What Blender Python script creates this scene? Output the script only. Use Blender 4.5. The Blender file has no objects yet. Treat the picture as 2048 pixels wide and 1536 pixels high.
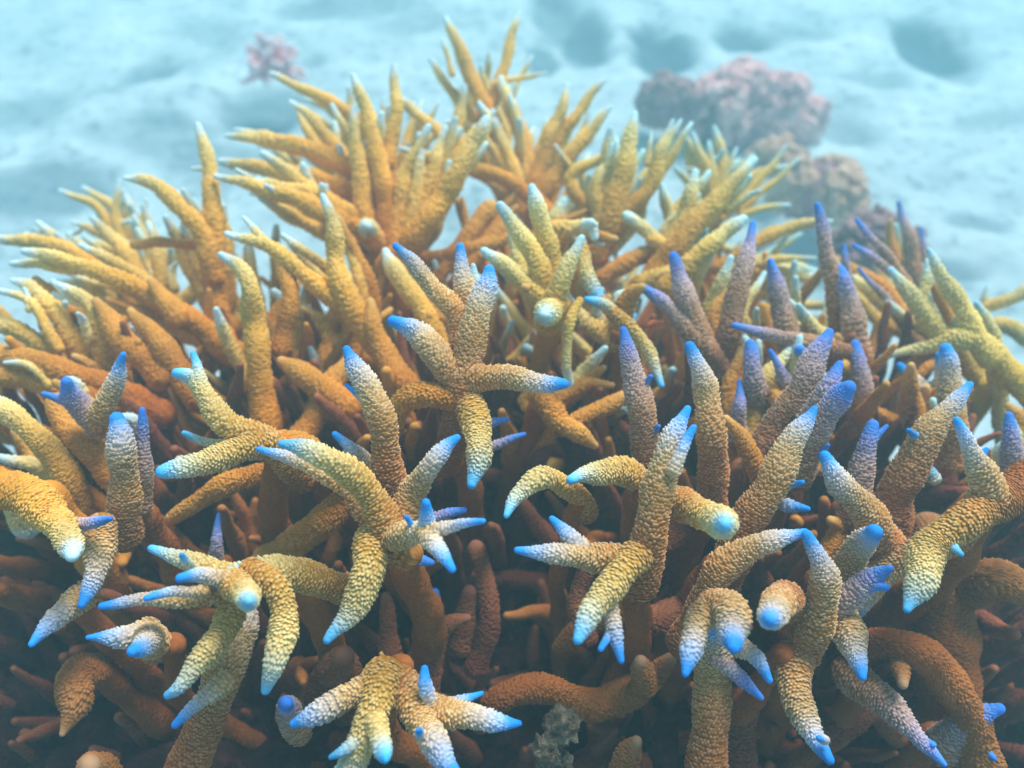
import bpy, math, random
import numpy as np
from mathutils import Vector, noise

# ------------------------------------------------------------------ camera, sky, sun, exposure
S = bpy.context.scene
COL = S.collection
FPX, PITCH, CAMZ = 1600.0, math.radians(38), 0.85      # focal length in pixels of a 2048 wide frame
cam = bpy.data.objects.new('camera', bpy.data.cameras.new('camera'))
COL.objects.link(cam); S.camera = cam
cam.location = (0, 0, CAMZ); cam.rotation_euler = (math.radians(90) - PITCH, 0, 0)
cam.data.sensor_width = 36; cam.data.lens = FPX / 2048 * 36
cam.data.clip_start = 0.01; cam.data.clip_end = 200
cam.data.dof.use_dof = True; cam.data.dof.focus_distance = 0.50; cam.data.dof.aperture_fstop = 4.2

SUN_EL, SUN_AZ, SKY, SUN_STR = math.radians(66), math.radians(45), 0.10, 4.1
w = bpy.data.worlds.new('World'); S.world = w; w.use_nodes = True
nt = w.node_tree; bg = nt.nodes['Background']; sky = nt.nodes.new('ShaderNodeTexSky')
sky.sky_type = 'NISHITA'; sky.sun_disc = False; sky.sun_elevation = SUN_EL; sky.sun_rotation = SUN_AZ
nt.links.new(sky.outputs[0], bg.inputs[0]); bg.inputs[1].default_value = SKY
sl = bpy.data.lights.new('sun', 'SUN'); sl.energy = SUN_STR; sl.angle = math.radians(24); sl.color = (1, 0.94, 0.90)
so = bpy.data.objects.new('sun', sl); COL.objects.link(so)
sd = Vector((math.sin(SUN_AZ) * math.cos(SUN_EL), math.cos(SUN_AZ) * math.cos(SUN_EL), math.sin(SUN_EL)))
so.rotation_euler = sd.to_track_quat('Z', 'Y').to_euler(); so.location = (0, 0, 4)
vs = S.view_settings; vs.view_transform = 'Standard'; vs.look = 'None'; vs.gamma = 1; vs.exposure = 0.45
cy = S.cycles; cy.use_denoising = True; cy.max_bounces = 6; cy.diffuse_bounces = 3; cy.volume_bounces = 2
cy.transparent_max_bounces = 4; cy.glossy_bounces = 2; cy.caustics_reflective = False; cy.caustics_refractive = False
HAZE_D, HAZE_C = 0.20, (0.50, 0.92, 1.0)

# ------------------------------------------------------------------ helpers
FW = np.array((0, math.cos(PITCH), -math.sin(PITCH))); UP = np.array((0, math.sin(PITCH), math.cos(PITCH)))
def at(x, y, d):
    return np.array((0, 0, CAMZ)) + FW * d + UP * (-(y - 768) / FPX * d) + np.array((1, 0, 0)) * ((x - 1024) / FPX * d)

def tag(o, label=None, cat=None, group=None, kind=None):
    if label: o['label'] = label
    if cat: o['category'] = cat
    if group: o['group'] = group
    if kind: o['kind'] = kind
    return o

def mesh_obj(name, V, F, mat, parent=None, attrs=None, loc=(0, 0, 0)):
    me = bpy.data.meshes.new(name)
    V = np.asarray(V, dtype=np.float32) - np.asarray(loc, dtype=np.float32); F = np.asarray(F, dtype=np.int32)
    me.vertices.add(len(V)); me.vertices.foreach_set('co', V.ravel())
    me.loops.add(F.size); me.loops.foreach_set('vertex_index', F.ravel())
    me.polygons.add(len(F)); me.polygons.foreach_set('loop_start', np.arange(0, F.size, F.shape[1], dtype=np.int32))
    me.polygons.foreach_set('use_smooth', np.ones(len(F), dtype=bool))
    for k, a in (attrs or {}).items():
        at_ = me.attributes.new(k, 'FLOAT', 'POINT'); at_.data.foreach_set('value', np.asarray(a, dtype=np.float32))
    me.update(calc_edges=True)
    me.materials.append(mat)
    o = bpy.data.objects.new(name, me); COL.objects.link(o)
    if parent: o.parent = parent
    else: o.location = loc
    return o

def empty(name, loc):
    o = bpy.data.objects.new(name, None); COL.objects.link(o); o.location = loc; o.empty_display_size = 0.02
    return o

# ------------------------------------------------------------------ materials
def N(nt, t, **k):
    n = nt.nodes.new(t)
    for a, b in k.items(): setattr(n, a, b)
    return n
def ramp(nt, stops):
    r = N(nt, 'ShaderNodeValToRGB'); e = r.color_ramp.elements
    while len(e) < len(stops): e.new(0.5)
    for i, (p, c) in enumerate(stops):
        e[i].position = p; e[i].color = (*c, 1)
    return r
TD_MAX = 0.16
def coral_mat(name, stops, crest, valley=0.72, rough=0.8):
    """stops: (metres from the tip, colour)"""
    m = bpy.data.materials.new(name); m.use_nodes = True; nt = m.node_tree; L = nt.links
    b = nt.nodes['Principled BSDF']; b.inputs['Roughness'].default_value = rough
    b.inputs['Specular IOR Level'].default_value = 0.15
    a = N(nt, 'ShaderNodeAttribute', attribute_name='td'); h = N(nt, 'ShaderNodeAttribute', attribute_name='bh')
    tc = N(nt, 'ShaderNodeTexCoord')
    n1 = N(nt, 'ShaderNodeTexNoise'); n1.inputs['Scale'].default_value = 38; n1.inputs['Detail'].default_value = 3
    L.new(tc.outputs['Object'], n1.inputs['Vector'])
    mul = N(nt, 'ShaderNodeMath', operation='MULTIPLY_ADD'); L.new(n1.outputs[0], mul.inputs[0])
    mul.inputs[1].default_value = 0.010; mul.inputs[2].default_value = -0.005
    add = N(nt, 'ShaderNodeMath', operation='ADD'); L.new(a.outputs['Fac'], add.inputs[0]); L.new(mul.outputs[0], add.inputs[1])
    sc = N(nt, 'ShaderNodeMath', operation='DIVIDE'); L.new(add.outputs[0], sc.inputs[0]); sc.inputs[1].default_value = TD_MAX
    r = ramp(nt, [(p / TD_MAX, c) for p, c in stops]); L.new(sc.outputs[0], r.inputs[0])
    # crests of the little cups are paler than the tissue between them
    r2 = ramp(nt, [(0.0, (valley,) * 3), (0.55, (1, 1, 1))]); L.new(h.outputs['Fac'], r2.inputs[0])
    mx = N(nt, 'ShaderNodeMix', data_type='RGBA', blend_type='MULTIPLY'); mx.inputs[0].default_value = 1
    L.new(r.outputs[0], mx.inputs[6]); L.new(r2.outputs[0], mx.inputs[7])
    # pale crests mostly on the younger outer half
    r3 = ramp(nt, [(0.0, (0, 0, 0)), (0.05, (0.0,) * 3), (0.16, (1, 1, 1)), (0.42, (0.75,) * 3), (0.9, (0.12,) * 3)]); L.new(sc.outputs[0], r3.inputs[0])
    pw = N(nt, 'ShaderNodeMath', operation='POWER'); L.new(h.outputs['Fac'], pw.inputs[0]); pw.inputs[1].default_value = 2.0
    m3 = N(nt, 'ShaderNodeMath', operation='MULTIPLY'); L.new(r3.outputs[0], m3.inputs[0]); L.new(pw.outputs[0], m3.inputs[1])
    m4 = N(nt, 'ShaderNodeMath', operation='MULTIPLY'); L.new(m3.outputs[0], m4.inputs[0]); m4.inputs[1].default_value = 0.75; m4.use_clamp = True
    mx2 = N(nt, 'ShaderNodeMix', data_type='RGBA'); L.new(m4.outputs[0], mx2.inputs[0]); L.new(mx.outputs[2], mx2.inputs[6]); mx2.inputs[7].default_value = (*crest, 1)
    n2 = N(nt, 'ShaderNodeTexNoise'); n2.inputs['Scale'].default_value = 22; n2.inputs['Detail'].default_value = 5
    L.new(tc.outputs['Object'], n2.inputs['Vector'])
    r4 = ramp(nt, [(0.3, (0.68, 0.66, 0.66)), (0.7, (1.12, 1.12, 1.1))]); L.new(n2.outputs[0], r4.inputs[0])
    mx3 = N(nt, 'ShaderNodeMix', data_type='RGBA', blend_type='MULTIPLY'); mx3.inputs[0].default_value = 1
    L.new(mx2.outputs[2], mx3.inputs[6]); L.new(r4.outputs[0], mx3.inputs[7])
    L.new(mx3.outputs[2], b.inputs['Base Color'])
    n3 = N(nt, 'ShaderNodeTexNoise'); n3.inputs['Scale'].default_value = 900; n3.inputs['Detail'].default_value = 2
    L.new(tc.outputs['Object'], n3.inputs['Vector'])
    bp = N(nt, 'ShaderNodeBump'); bp.inputs['Strength'].default_value = 0.35; bp.inputs['Distance'].default_value = 0.0008
    L.new(n3.outputs[0], bp.inputs['Height']); L.new(bp.outputs[0], b.inputs['Normal'])
    return m

M = {
 'blue':   coral_mat('tan_blue', [(0, (0.015, 0.32, 1.0)), (.006, (0.05, 0.40, 1.0)), (.013, (0.42, 0.62, 0.95)), (.021, (0.66, 0.60, 0.56)), (.034, (0.62, 0.39, 0.14)), (.056, (0.62, 0.29, 0.04)), (.085, (0.56, 0.19, 0.018)), (.13, (0.40, 0.11, 0.012))], (0.94, 0.80, 0.52)),
 'violet': coral_mat('umber_violet', [(0, (0.05, 0.27, 0.95)), (.007, (0.10, 0.34, 0.94)), (.017, (0.34, 0.36, 0.72)), (.032, (0.50, 0.34, 0.32)), (.06, (0.50, 0.24, 0.07)), (.12, (0.36, 0.11, 0.02))], (0.78, 0.66, 0.58)),
 'gold':   coral_mat('gold_pale', [(0, (0.62, 0.95, 1.0)), (.010, (0.76, 0.93, 0.90)), (.020, (0.90, 0.72, 0.28)), (.045, (0.92, 0.56, 0.08)), (.09, (0.90, 0.45, 0.035)), (.15, (0.78, 0.30, 0.018))], (1.0, 0.78, 0.34), 0.78),
 'lemon':  coral_mat('lemon_cyan', [(0, (0.05, 0.48, 1.0)), (.006, (0.20, 0.66, 1.0)), (.015, (0.66, 0.74, 0.60)), (.028, (0.74, 0.56, 0.20)), (.055, (0.68, 0.38, 0.045)), (.085, (0.58, 0.23, 0.018)), (.13, (0.42, 0.12, 0.012))], (0.98, 0.86, 0.44)),
 'olive':  coral_mat('olive_pale', [(0, (0.50, 0.92, 1.0)), (.010, (0.66, 0.92, 0.90)), (.022, (0.84, 0.74, 0.30)), (.05, (0.82, 0.55, 0.08)), (.09, (0.80, 0.42, 0.035)), (.15, (0.64, 0.27, 0.018))], (0.96, 0.80, 0.38), 0.78),
 'rust':   coral_mat('rust', [(0, (0.78, 0.48, 0.16)), (.010, (0.76, 0.38, 0.07)), (.03, (0.74, 0.31, 0.025)), (.08, (0.66, 0.23, 0.014)), (.15, (0.46, 0.12, 0.01))], (0.82, 0.50, 0.14), 0.72),
 'maroon': coral_mat('maroon', [(0, (0.38, 0.16, 0.09)), (.010, (0.36, 0.13, 0.05)), (.03, (0.33, 0.10, 0.035)), (.08, (0.26, 0.065, 0.03)), (.15, (0.14, 0.03, 0.025))], (0.38, 0.20, 0.10), 0.6),  # shade of the low gaps is mixed into this dark colour
 'straw':  coral_mat('straw', [(0, (0.30, 0.72, 1.0)), (.010, (0.60, 0.80, 0.70)), (.022, (0.82, 0.72, 0.30)), (.06, (0.84, 0.64, 0.14)), (.15, (0.84, 0.56, 0.08))], (1.0, 0.90, 0.50), 0.8),
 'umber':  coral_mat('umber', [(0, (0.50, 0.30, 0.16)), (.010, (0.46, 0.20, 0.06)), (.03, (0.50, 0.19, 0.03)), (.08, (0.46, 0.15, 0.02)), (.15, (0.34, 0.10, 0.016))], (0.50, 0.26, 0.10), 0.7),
}

def lump_mat(name, stops, scale, rough=0.9, bump=0.4):
    m = bpy.data.materials.new(name); m.use_nodes = True; nt = m.node_tree; L = nt.links
    b = nt.nodes['Principled BSDF']; b.inputs['Roughness'].default_value = rough; b.inputs['Specular IOR Level'].default_value = 0.1
    tc = N(nt, 'ShaderNodeTexCoord'); n1 = N(nt, 'ShaderNodeTexNoise'); n1.inputs['Scale'].default_value = scale
    n1.inputs['Detail'].default_value = 6; n1.inputs['Roughness'].default_value = 0.65
    L.new(tc.outputs['Object'], n1.inputs['Vector'])
    r = ramp(nt, stops); L.new(n1.outputs[0], r.inputs[0]); L.new(r.outputs[0], b.inputs['Base Color'])
    n2 = N(nt, 'ShaderNodeTexNoise'); n2.inputs['Scale'].default_value = scale * 5; n2.inputs['Detail'].default_value = 4
    L.new(tc.outputs['Object'], n2.inputs['Vector'])
    bp = N(nt, 'ShaderNodeBump'); bp.inputs['Strength'].default_value = bump; bp.inputs['Distance'].default_value = 0.01
    L.new(n2.outputs[0], bp.inputs['Height']); L.new(bp.outputs[0], b.inputs['Normal'])
    return m

# ------------------------------------------------------------------ setting: sand, reef mound
def fbm(X, Y, sc, oct=4, seed=0.0):
    out = np.empty(X.shape)
    f = out.ravel(); xs = X.ravel() * sc; ys = Y.ravel() * sc
    for i in range(f.size):
        f[i] = noise.fractal(Vector((xs[i], ys[i], seed)), 1.0, 2.0, oct)
    return out

def ground_z0(X, Y):
    return np.clip(Y - 1.3, 0, None) * 0.10
def gp(px, py):
    """point of the sloping seabed seen at a pixel"""
    d = FW + UP * (-(py - 768) / FPX) + np.array((1, 0, 0)) * ((px - 1024) / FPX)
    lo, hi = 0.2, 60
    for _ in range(50):
        mid = (lo + hi) / 2; p = np.array((0, 0, CAMZ)) + d * mid
        if p[2] > ground_z0(p[0], p[1]): lo = mid
        else: hi = mid
    return p
# hollows in the sand, their shade painted in as dark colour: pixel, radii (m), depth, darkness
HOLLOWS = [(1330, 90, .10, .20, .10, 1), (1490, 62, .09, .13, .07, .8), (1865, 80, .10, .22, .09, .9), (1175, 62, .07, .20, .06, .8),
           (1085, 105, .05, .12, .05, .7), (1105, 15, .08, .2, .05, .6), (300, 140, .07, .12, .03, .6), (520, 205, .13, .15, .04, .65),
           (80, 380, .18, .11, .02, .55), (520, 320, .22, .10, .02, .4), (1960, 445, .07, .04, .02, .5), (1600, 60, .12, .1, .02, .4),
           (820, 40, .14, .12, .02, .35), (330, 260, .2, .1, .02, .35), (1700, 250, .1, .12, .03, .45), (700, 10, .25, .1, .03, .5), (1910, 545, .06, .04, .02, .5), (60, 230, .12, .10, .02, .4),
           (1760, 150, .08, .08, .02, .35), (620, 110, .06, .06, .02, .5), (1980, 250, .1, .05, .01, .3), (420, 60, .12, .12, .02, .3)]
def dens(n, a, b, p):
    t = np.linspace(-1, 1, n); return (a + b) / 2 + (b - a) / 2 * np.sign(t) * np.abs(t) ** p
xs = dens(330, -7, 7, 1.7); ys = np.concatenate([np.linspace(-1.5, 0.9, 20)[:-1], np.linspace(0.9, 5.2, 330), np.linspace(5.3, 14, 30)])
GX, GY = np.meshgrid(xs, ys)
Z = ground_z0(GX, GY) + 0.035 * fbm(GX, GY, 2.2, 4, 1.3) + 0.006 * fbm(GX, GY, 11, 4, 5.1) + 0.004 * fbm(GX, GY, 40, 2, 8.2)
Z += 0.03 * np.clip(fbm(GX, GY, 5.0, 2, 9.7), 0, 1)
shade_mask = np.zeros(GX.shape); wob = 0.35 * fbm(GX, GY, 6, 4, 3.3)
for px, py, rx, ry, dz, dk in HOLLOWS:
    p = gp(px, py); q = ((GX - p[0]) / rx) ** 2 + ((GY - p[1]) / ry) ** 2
    q = np.sqrt(q) + wob
    Z -= dz * np.exp(-np.clip(q, 0, 9) ** 2 * 1.1)
    shade_mask = np.maximum(shade_mask, min(1, dk * 1.15) * np.clip(2.4 - 1.9 * q, 0, 1))
V = np.stack([GX, GY, Z], -1).reshape(-1, 3)
nr, nc = GX.shape
I = np.arange(nr * nc).reshape(nr, nc)
F = np.stack([I[:-1, :-1], I[:-1, 1:], I[1:, 1:], I[1:, :-1]], -1).reshape(-1, 4)
sm = bpy.data.materials.new('sand'); sm.use_nodes = True; nt = sm.node_tree; L = nt.links
b = nt.nodes['Principled BSDF']; b.inputs['Roughness'].default_value = 0.95; b.inputs['Specular IOR Level'].default_value = 0.05
tc = N(nt, 'ShaderNodeTexCoord')
n1 = N(nt, 'ShaderNodeTexNoise'); n1.inputs['Scale'].default_value = 5; n1.inputs['Detail'].default_value = 8; n1.inputs['Roughness'].default_value = 0.7
L.new(tc.outputs['Object'], n1.inputs['Vector'])
r1 = ramp(nt, [(0.34, (0.28, 0.39, 0.43)), (0.46, (0.39, 0.52, 0.55)), (0.66, (0.52, 0.66, 0.68))]); L.new(n1.outputs[0], r1.inputs[0])  # cyan tint puts some of the water haze into the sand colour
n2 = N(nt, 'ShaderNodeTexNoise'); n2.inputs['Scale'].default_value = 26; n2.inputs['Detail'].default_value = 5
L.new(tc.outputs['Object'], n2.inputs['Vector'])
r2 = ramp(nt, [(0.32, (0.50, 0.56, 0.58)), (0.48, (1, 1, 1))]); L.new(n2.outputs[0], r2.inputs[0])
mx = N(nt, 'ShaderNodeMix', data_type='RGBA', blend_type='MULTIPLY'); mx.inputs[0].default_value = 0.8
L.new(r1.outputs[0], mx.inputs[6]); L.new(r2.outputs[0], mx.inputs[7])
aa = N(nt, 'ShaderNodeAttribute', attribute_name='hollow_shade')
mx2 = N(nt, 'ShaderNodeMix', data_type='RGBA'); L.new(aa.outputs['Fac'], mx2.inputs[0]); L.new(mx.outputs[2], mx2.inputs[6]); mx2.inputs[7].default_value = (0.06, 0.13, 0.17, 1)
L.new(mx2.outputs[2], b.inputs['Base Color'])
bp = N(nt, 'ShaderNodeBump'); bp.inputs['Strength'].default_value = 0.35; bp.inputs['Distance'].default_value = 0.012
L.new(n2.outputs[0], bp.inputs['Height']); L.new(bp.outputs[0], b.inputs['Normal'])
tag(mesh_obj('seabed', V, F, sm, attrs={'hollow_shade': shade_mask.ravel()}), kind='structure')

# dark old reef rock that the corals stand on
mxs, mys = np.meshgrid(np.linspace(-1.3, 1.5, 330), np.linspace(-0.6, 1.25, 240))
edge = np.interp(mxs, [-1.3, -.6, -.35, 0, .4, .8, 1.5], [.90, .90, .86, .90, .90, .96, .96])
prof = np.clip((edge + 0.06 - mys) / 0.34, 0, 1); prof = prof * prof * (3 - 2 * prof)
side = np.clip(np.minimum(mxs + 1.3, 1.5 - mxs) / 0.3, 0, 1) * np.clip((mys + 0.6) / 0.2, 0, 1)
MZ = -0.10 + prof * side * (0.29 + 0.06 * fbm(mxs, mys, 5, 4, 7.7) + 0.05 * np.abs(fbm(mxs, mys, 16, 4, 2.7)) + 0.012 * fbm(mxs, mys, 60, 2, 4.7))
V = np.stack([mxs, mys, MZ], -1).reshape(-1, 3); nr, nc = mxs.shape; I = np.arange(nr * nc).reshape(nr, nc)
F = np.stack([I[:-1, :-1], I[:-1, 1:], I[1:, 1:], I[1:, :-1]], -1).reshape(-1, 4)
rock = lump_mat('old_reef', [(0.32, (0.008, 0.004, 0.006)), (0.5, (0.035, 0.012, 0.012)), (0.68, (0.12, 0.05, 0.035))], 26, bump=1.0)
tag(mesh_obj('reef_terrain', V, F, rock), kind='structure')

# ------------------------------------------------------------------ coral branches
rng = np.random.default_rng(7)
def hsh(a, b, k):
    v = np.sin(a * 12.9898 + b * 78.233 + k * 37.719) * 43758.5453
    return v - np.floor(v)

def catmull(P, R, n):
    P = np.vstack([2 * P[0] - P[1], P, 2 * P[-1] - P[-2]]); R = np.concatenate([[R[0]], R, [R[-1]]])
    out = []; ro = []
    for i in range(1, len(P) - 2):
        t = np.linspace(0, 1, n, endpoint=False)[:, None]
        a, b_, c, d = P[i - 1], P[i], P[i + 1], P[i + 2]
        out.append(0.5 * (2 * b_ + (c - a) * t + (2 * a - 5 * b_ + 4 * c - d) * t ** 2 + (3 * b_ - a - 3 * c + d) * t ** 3))
        tt = t[:, 0]; ro.append(R[i] + (R[i + 1] - R[i]) * tt)
    out.append(P[-2][None]); ro.append([R[-2]])
    return np.vstack(out), np.concatenate(ro)

def branch(P, R, mat, parent, origin, seed, lod=1.0, tip=True, pitch=0.0022, tiplen=0.017, bh=1.0, name='branch', td0=0.0, fl=0.013, thick=0.80):
    P = np.array(P, float); R = np.array(R, float) * thick
    C, RR = catmull(P, R, 14)
    k = np.ones(9) / 9
    seg = np.linalg.norm(np.diff(C, axis=0), axis=1); s = np.concatenate([[0], np.cumsum(seg)]); Ltot = s[-1]
    if Ltot < 0.004: return None
    a_ = seed % 11.7; wb = 0.0009 * np.clip(s / 0.02, 0, 1) * np.clip((Ltot - s) / 0.02, 0, 1)
    C = C + np.stack([np.sin(s * 88 + a_), np.sin(s * 117 + a_ * 2), np.sin(s * 101 + a_ * 3)], 1) * wb[:, None]
    rt = RR[-1]
    ds = pitch / lod
    end = max(Ltot - rt * 0.6, Ltot * 0.5)
    nb_ = max(int(end / ds), 6)
    sv = np.linspace(0, end, nb_ + 1)
    ncap = 9
    ph = np.linspace(0, math.pi / 2, ncap + 1)[1:]
    cap_len = rt * 1.25
    scap = end + cap_len * np.sin(ph)
    sall = np.concatenate([sv, scap]); Lf = sall[-1]
    CE = np.vstack([C, C[-1] + (C[-1] - C[-2]) / max(np.linalg.norm(C[-1] - C[-2]), 1e-9) * 0.05]); sE = np.append(s, Ltot + 0.05)
    cc = np.stack([np.interp(sall, sE, CE[:, i]) for i in range(3)], 1)
    rr = np.interp(sall, s, RR)
    rr[nb_ + 1:] = np.interp(end, s, RR) * np.cos(ph); rr[-1] = 1e-5
    # rounded closed base
    ph2 = np.array([1.0, 0.62, 0.3]) * math.pi / 2; r0_ = rr[0]; d0 = C[1] - C[0]; d0 = d0 / max(np.linalg.norm(d0), 1e-9)
    spre = -0.85 * r0_ * np.sin(ph2); rpre = r0_ * np.cos(ph2); rpre[0] = 1e-5
    cc = np.vstack([C[0] + d0[None] * spre[:, None], cc]); rr = np.concatenate([rpre, rr]); sall = np.concatenate([spre, sall])
    # slow unevenness of the branch
    a0 = seed % 17.3
    rr *= 1 + 0.06 * np.sin(sall * 190 + a0) + 0.06 * np.sin(sall * 83 + a0 * 2)
    T = np.gradient(cc, axis=0); T /= np.maximum(np.linalg.norm(T, axis=1)[:, None], 1e-9)
    # smooth the tangents a little, then parallel transport
    step = max(1, len(T) // 28); idx = list(range(0, len(T), step))
    if idx[-1] != len(T) - 1: idx.append(len(T) - 1)
    t0 = T[0]; ref = np.array((1., 0, 0)) if abs(t0[0]) < 0.8 else np.array((0, 0, 1.))
    u = ref - t0 * ref.dot(t0); u /= np.linalg.norm(u); U = []
    for i in idx:
        t = T[i]; u = u - t * u.dot(t); u /= max(np.linalg.norm(u), 1e-9); U.append(u)
    U = np.array(U); Uf = np.stack([np.interp(np.arange(len(T)), idx, U[:, i]) for i in range(3)], 1)
    Uf -= T * (Uf * T).sum(1)[:, None]; Uf /= np.maximum(np.linalg.norm(Uf, axis=1)[:, None], 1e-9)
    Wf = np.cross(T, Uf)
    rmean = float(np.mean(RR))
    ncell = max(7, int(round(2 * math.pi * rmean / (pitch * 1.0))))
    nu = int(round(ncell * lod))
    uu = np.arange(nu) / nu
    th = uu * 2 * math.pi
    nrm = np.cos(th)[None, :, None] * Uf[:, None, :] + np.sin(th)[None, :, None] * Wf[:, None, :]
    # little cups (corallites) in staggered rows, leaning towards the tip
    q = np.zeros((len(sall), nu)); sp = sall / pitch
    row0 = np.floor(sp)
    un = uu[None, :] * ncell
    for dr in (-1, 0, 1):
        r_ = row0[:, None] + dr; off = 0.5 * (r_ % 2)
        c_ = np.round(un - off); cm = np.mod(c_, ncell)
        j1 = hsh(r_, cm, 1 + a0) - 0.5; j2 = hsh(r_, cm, 2 + a0) - 0.5; am = 0.55 + 0.75 * hsh(r_, cm, 3 + a0)
        du = (un - off - c_ - 0.35 * j1) / 0.60; dv = (sp[:, None] - r_ - 0.5 - 0.6 * j2) / 0.52
        q = np.maximum(q, np.clip(1 - du * du - dv * dv, 0, 1) ** 0.95 * am)
    td = Lf - sall
    fade = np.clip((td - 0.002) / fl, 0, 1) ** 0.8
    fade *= np.clip(1.15 - td / 0.5, 0.5, 1)
    H = 0.0014 * bh * q * fade[:, None] * np.clip(rr / 0.006, 0.35, 1.25)[:, None]
    big = 1 + 0.06 * np.sin(th * 2 + a0)[None, :] * np.sin(sall * 60 + a0)[:, None]
    V = cc[:, None, :] + nrm * (rr[:, None] * big + H)[:, :, None] + T[:, None, :] * (H * 0.85)[:, :, None]
    n = len(sall)
    tdv = np.repeat(td[:, None], nu, 1) + td0; qv = np.clip(q, 0, 1) * np.clip(fade[:, None] * 1.3, 0, 1) + (1 - np.clip(fade[:, None] * 1.3, 0, 1)) * 0.6
    I = np.arange(n * nu).reshape(n, nu); J = np.roll(I, -1, axis=1)
    quads = np.stack([I[:-1], J[:-1], J[1:], I[1:]], -1)
    cut = int(np.searchsorted(-td, -tiplen)); cut = min(max(cut, 2), n - 4)
    def part(nm, a, b_, par):
        Vs = V[a:b_ + 1].reshape(-1, 3)
        Fs = (quads[a:b_] - a * nu).reshape(-1, 4)
        return mesh_obj(nm, Vs, Fs, mat, par, {'td': tdv[a:b_ + 1].ravel(), 'bh': qv[a:b_ + 1].ravel()}, loc=origin)
    if tip:
        bo = part(name, 0, cut, parent)
        part('branch_tip', cut, n - 1, bo)
    else:
        bo = part(name, 0, n - 1, parent)
    return bo

GROUP = 'staghorn corals of the thicket'
NB = 0
TH = 0.62
CANOPY = []
def coral(label, D, var, hub, specs, cat='coral', root=True, tl=None, group=GROUP, bh=1.0, fl=.013, rw=None, rlen=0.30):
    """specs: strings 'x y width depth_cm, x y w d, ...' from the base of a branch to its tip"""
    global NB
    p0 = at(hub[0], hub[1], D + 0.02)
    base = p0 + np.array((0, 0.04, -rlen))
    e = tag(empty('staghorn_coral', base), label, cat, group)
    lod = 3.8 if D < 0.62 else 3.2; bh = bh if D < .7 else bh * 1.25
    tiplen = tl or {'blue': .015, 'violet': .018, 'gold': .017, 'lemon': .012, 'olive': .018, 'rust': .008, 'maroon': .008, 'umber': .008}[var]
    for s in specs:
        v = var
        if s[0] == '@': v, s = s[1:].split(' ', 1)
        P = []; R = []
        for q in s.split(','):
            a = [float(z) for z in q.split()]
            d = D + (a[3] / 100 if len(a) > 3 else 0)
            wpx = a[2]
            P.append(at(a[0], a[1], d)); R.append(wpx / FPX * d / 2)
        # keep the tip cap inside the traced end
        NB += 1
        sm_ = R[0] < 0.004
        branch(P, R, M[v], e, base, NB * 1.37, lod, tip=True, tiplen=tiplen, bh=bh, thick=TH if D < .7 else .54, pitch=.0021 if D < .7 else .0031, td0=.0045 if abs(float(s.split(',')[-1].split()[-1])) > 6.9 and len(s.split(',')[-1].split()) > 3 else 0, fl=.004 if abs(float(s.split(',')[-1].split()[-1])) > 6.9 and len(s.split(',')[-1].split()) > 3 else fl)
        CANOPY.append((P, R))
        if len(P) > 3 and v != 'rust' and v != 'maroon' and D < .75 and False:
            k = 1 + int(hsh(NB, 2, 5) * (len(P) - 3)); ax = P[k + 1] - P[k] if k + 1 < len(P) else P[k] - P[k - 1]; ax = ax / np.linalg.norm(ax)
            q_ = np.array([hsh(NB, 3, 1) - .5, hsh(NB, 4, 1) - .9, hsh(NB, 5, 1) - .2]); q_ -= ax * q_.dot(ax); q_ /= np.linalg.norm(q_)
            rr_ = R[k] * TH; ln = .003 + .006 * hsh(NB, 6, 1); c_ = P[k]
            branch([c_ + q_ * rr_ * .2, c_ + q_ * (rr_ + ln * .4) + ax * .001, c_ + q_ * (rr_ + ln) + ax * .004], [.0042, .0036, .0022], M[v], e, base, NB * 3.3, 3, tip=False, bh=.6, name='branch_bud')
    if D > .57 and hub[1] < 1000 and root:
        h0 = at(hub[0], hub[1], D + .04); tips = [Pq[-1] for Pq, Rq in CANOPY[-len(specs):]]
        for k in range(4 if var == 'violet' else 15 if D > .79 else 7):
            tA = tips[k % len(tips)]; tB = tips[(k * 2 + 1) % len(tips)]; mixf = rng.uniform(.25, .75)
            t_ = tA * mixf + tB * (1 - mixf); L_ = rng.uniform(.5, .88) * (1 if D > .79 else .85)
            e_ = h0 + (t_ - h0) * L_ + np.array((rng.uniform(-.035, .035), rng.uniform(.01, .07), rng.uniform(-.035, .02)))
            m_ = (h0 + e_) / 2 + np.array((rng.uniform(-.015, .015), .01, rng.uniform(-.025, .005)))
            NB += 1; ra = rng.uniform(.0065, .0095); v = var if (D > .79 or k % 3 == 0) and var != 'violet' else ('rust' if k % 3 == 1 else 'olive' if hub[0] > 1000 else 'gold')
            branch([h0 + np.array((0, 0, -.02)), m_, e_], [ra * 1.2, ra, ra * .45], M[v], e, base, NB * 1.77, 2.8, pitch=.0031, bh=1.2, tiplen=tiplen)
    if root:
        r0 = (rw or 80) / FPX * D / 2
        j = rng.uniform(-.02, .02, 2)
        branch([p0 + np.array((0, 0.012, -0.016)), p0 + np.array((j[0], 0.02, -0.35 * rlen)), p0 + np.array((j[1], 0.04, -0.7 * rlen)), base], [r0, r0 * 1.05, r0 * 1.15, r0 * 1.3],
               M[var], e, base, NB * 2.11, 2.8, tip=False, bh=0.9, td0=0.08 if hub[1] < 800 else 0.13, thick=.60, name='stem')
    return e

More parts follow.
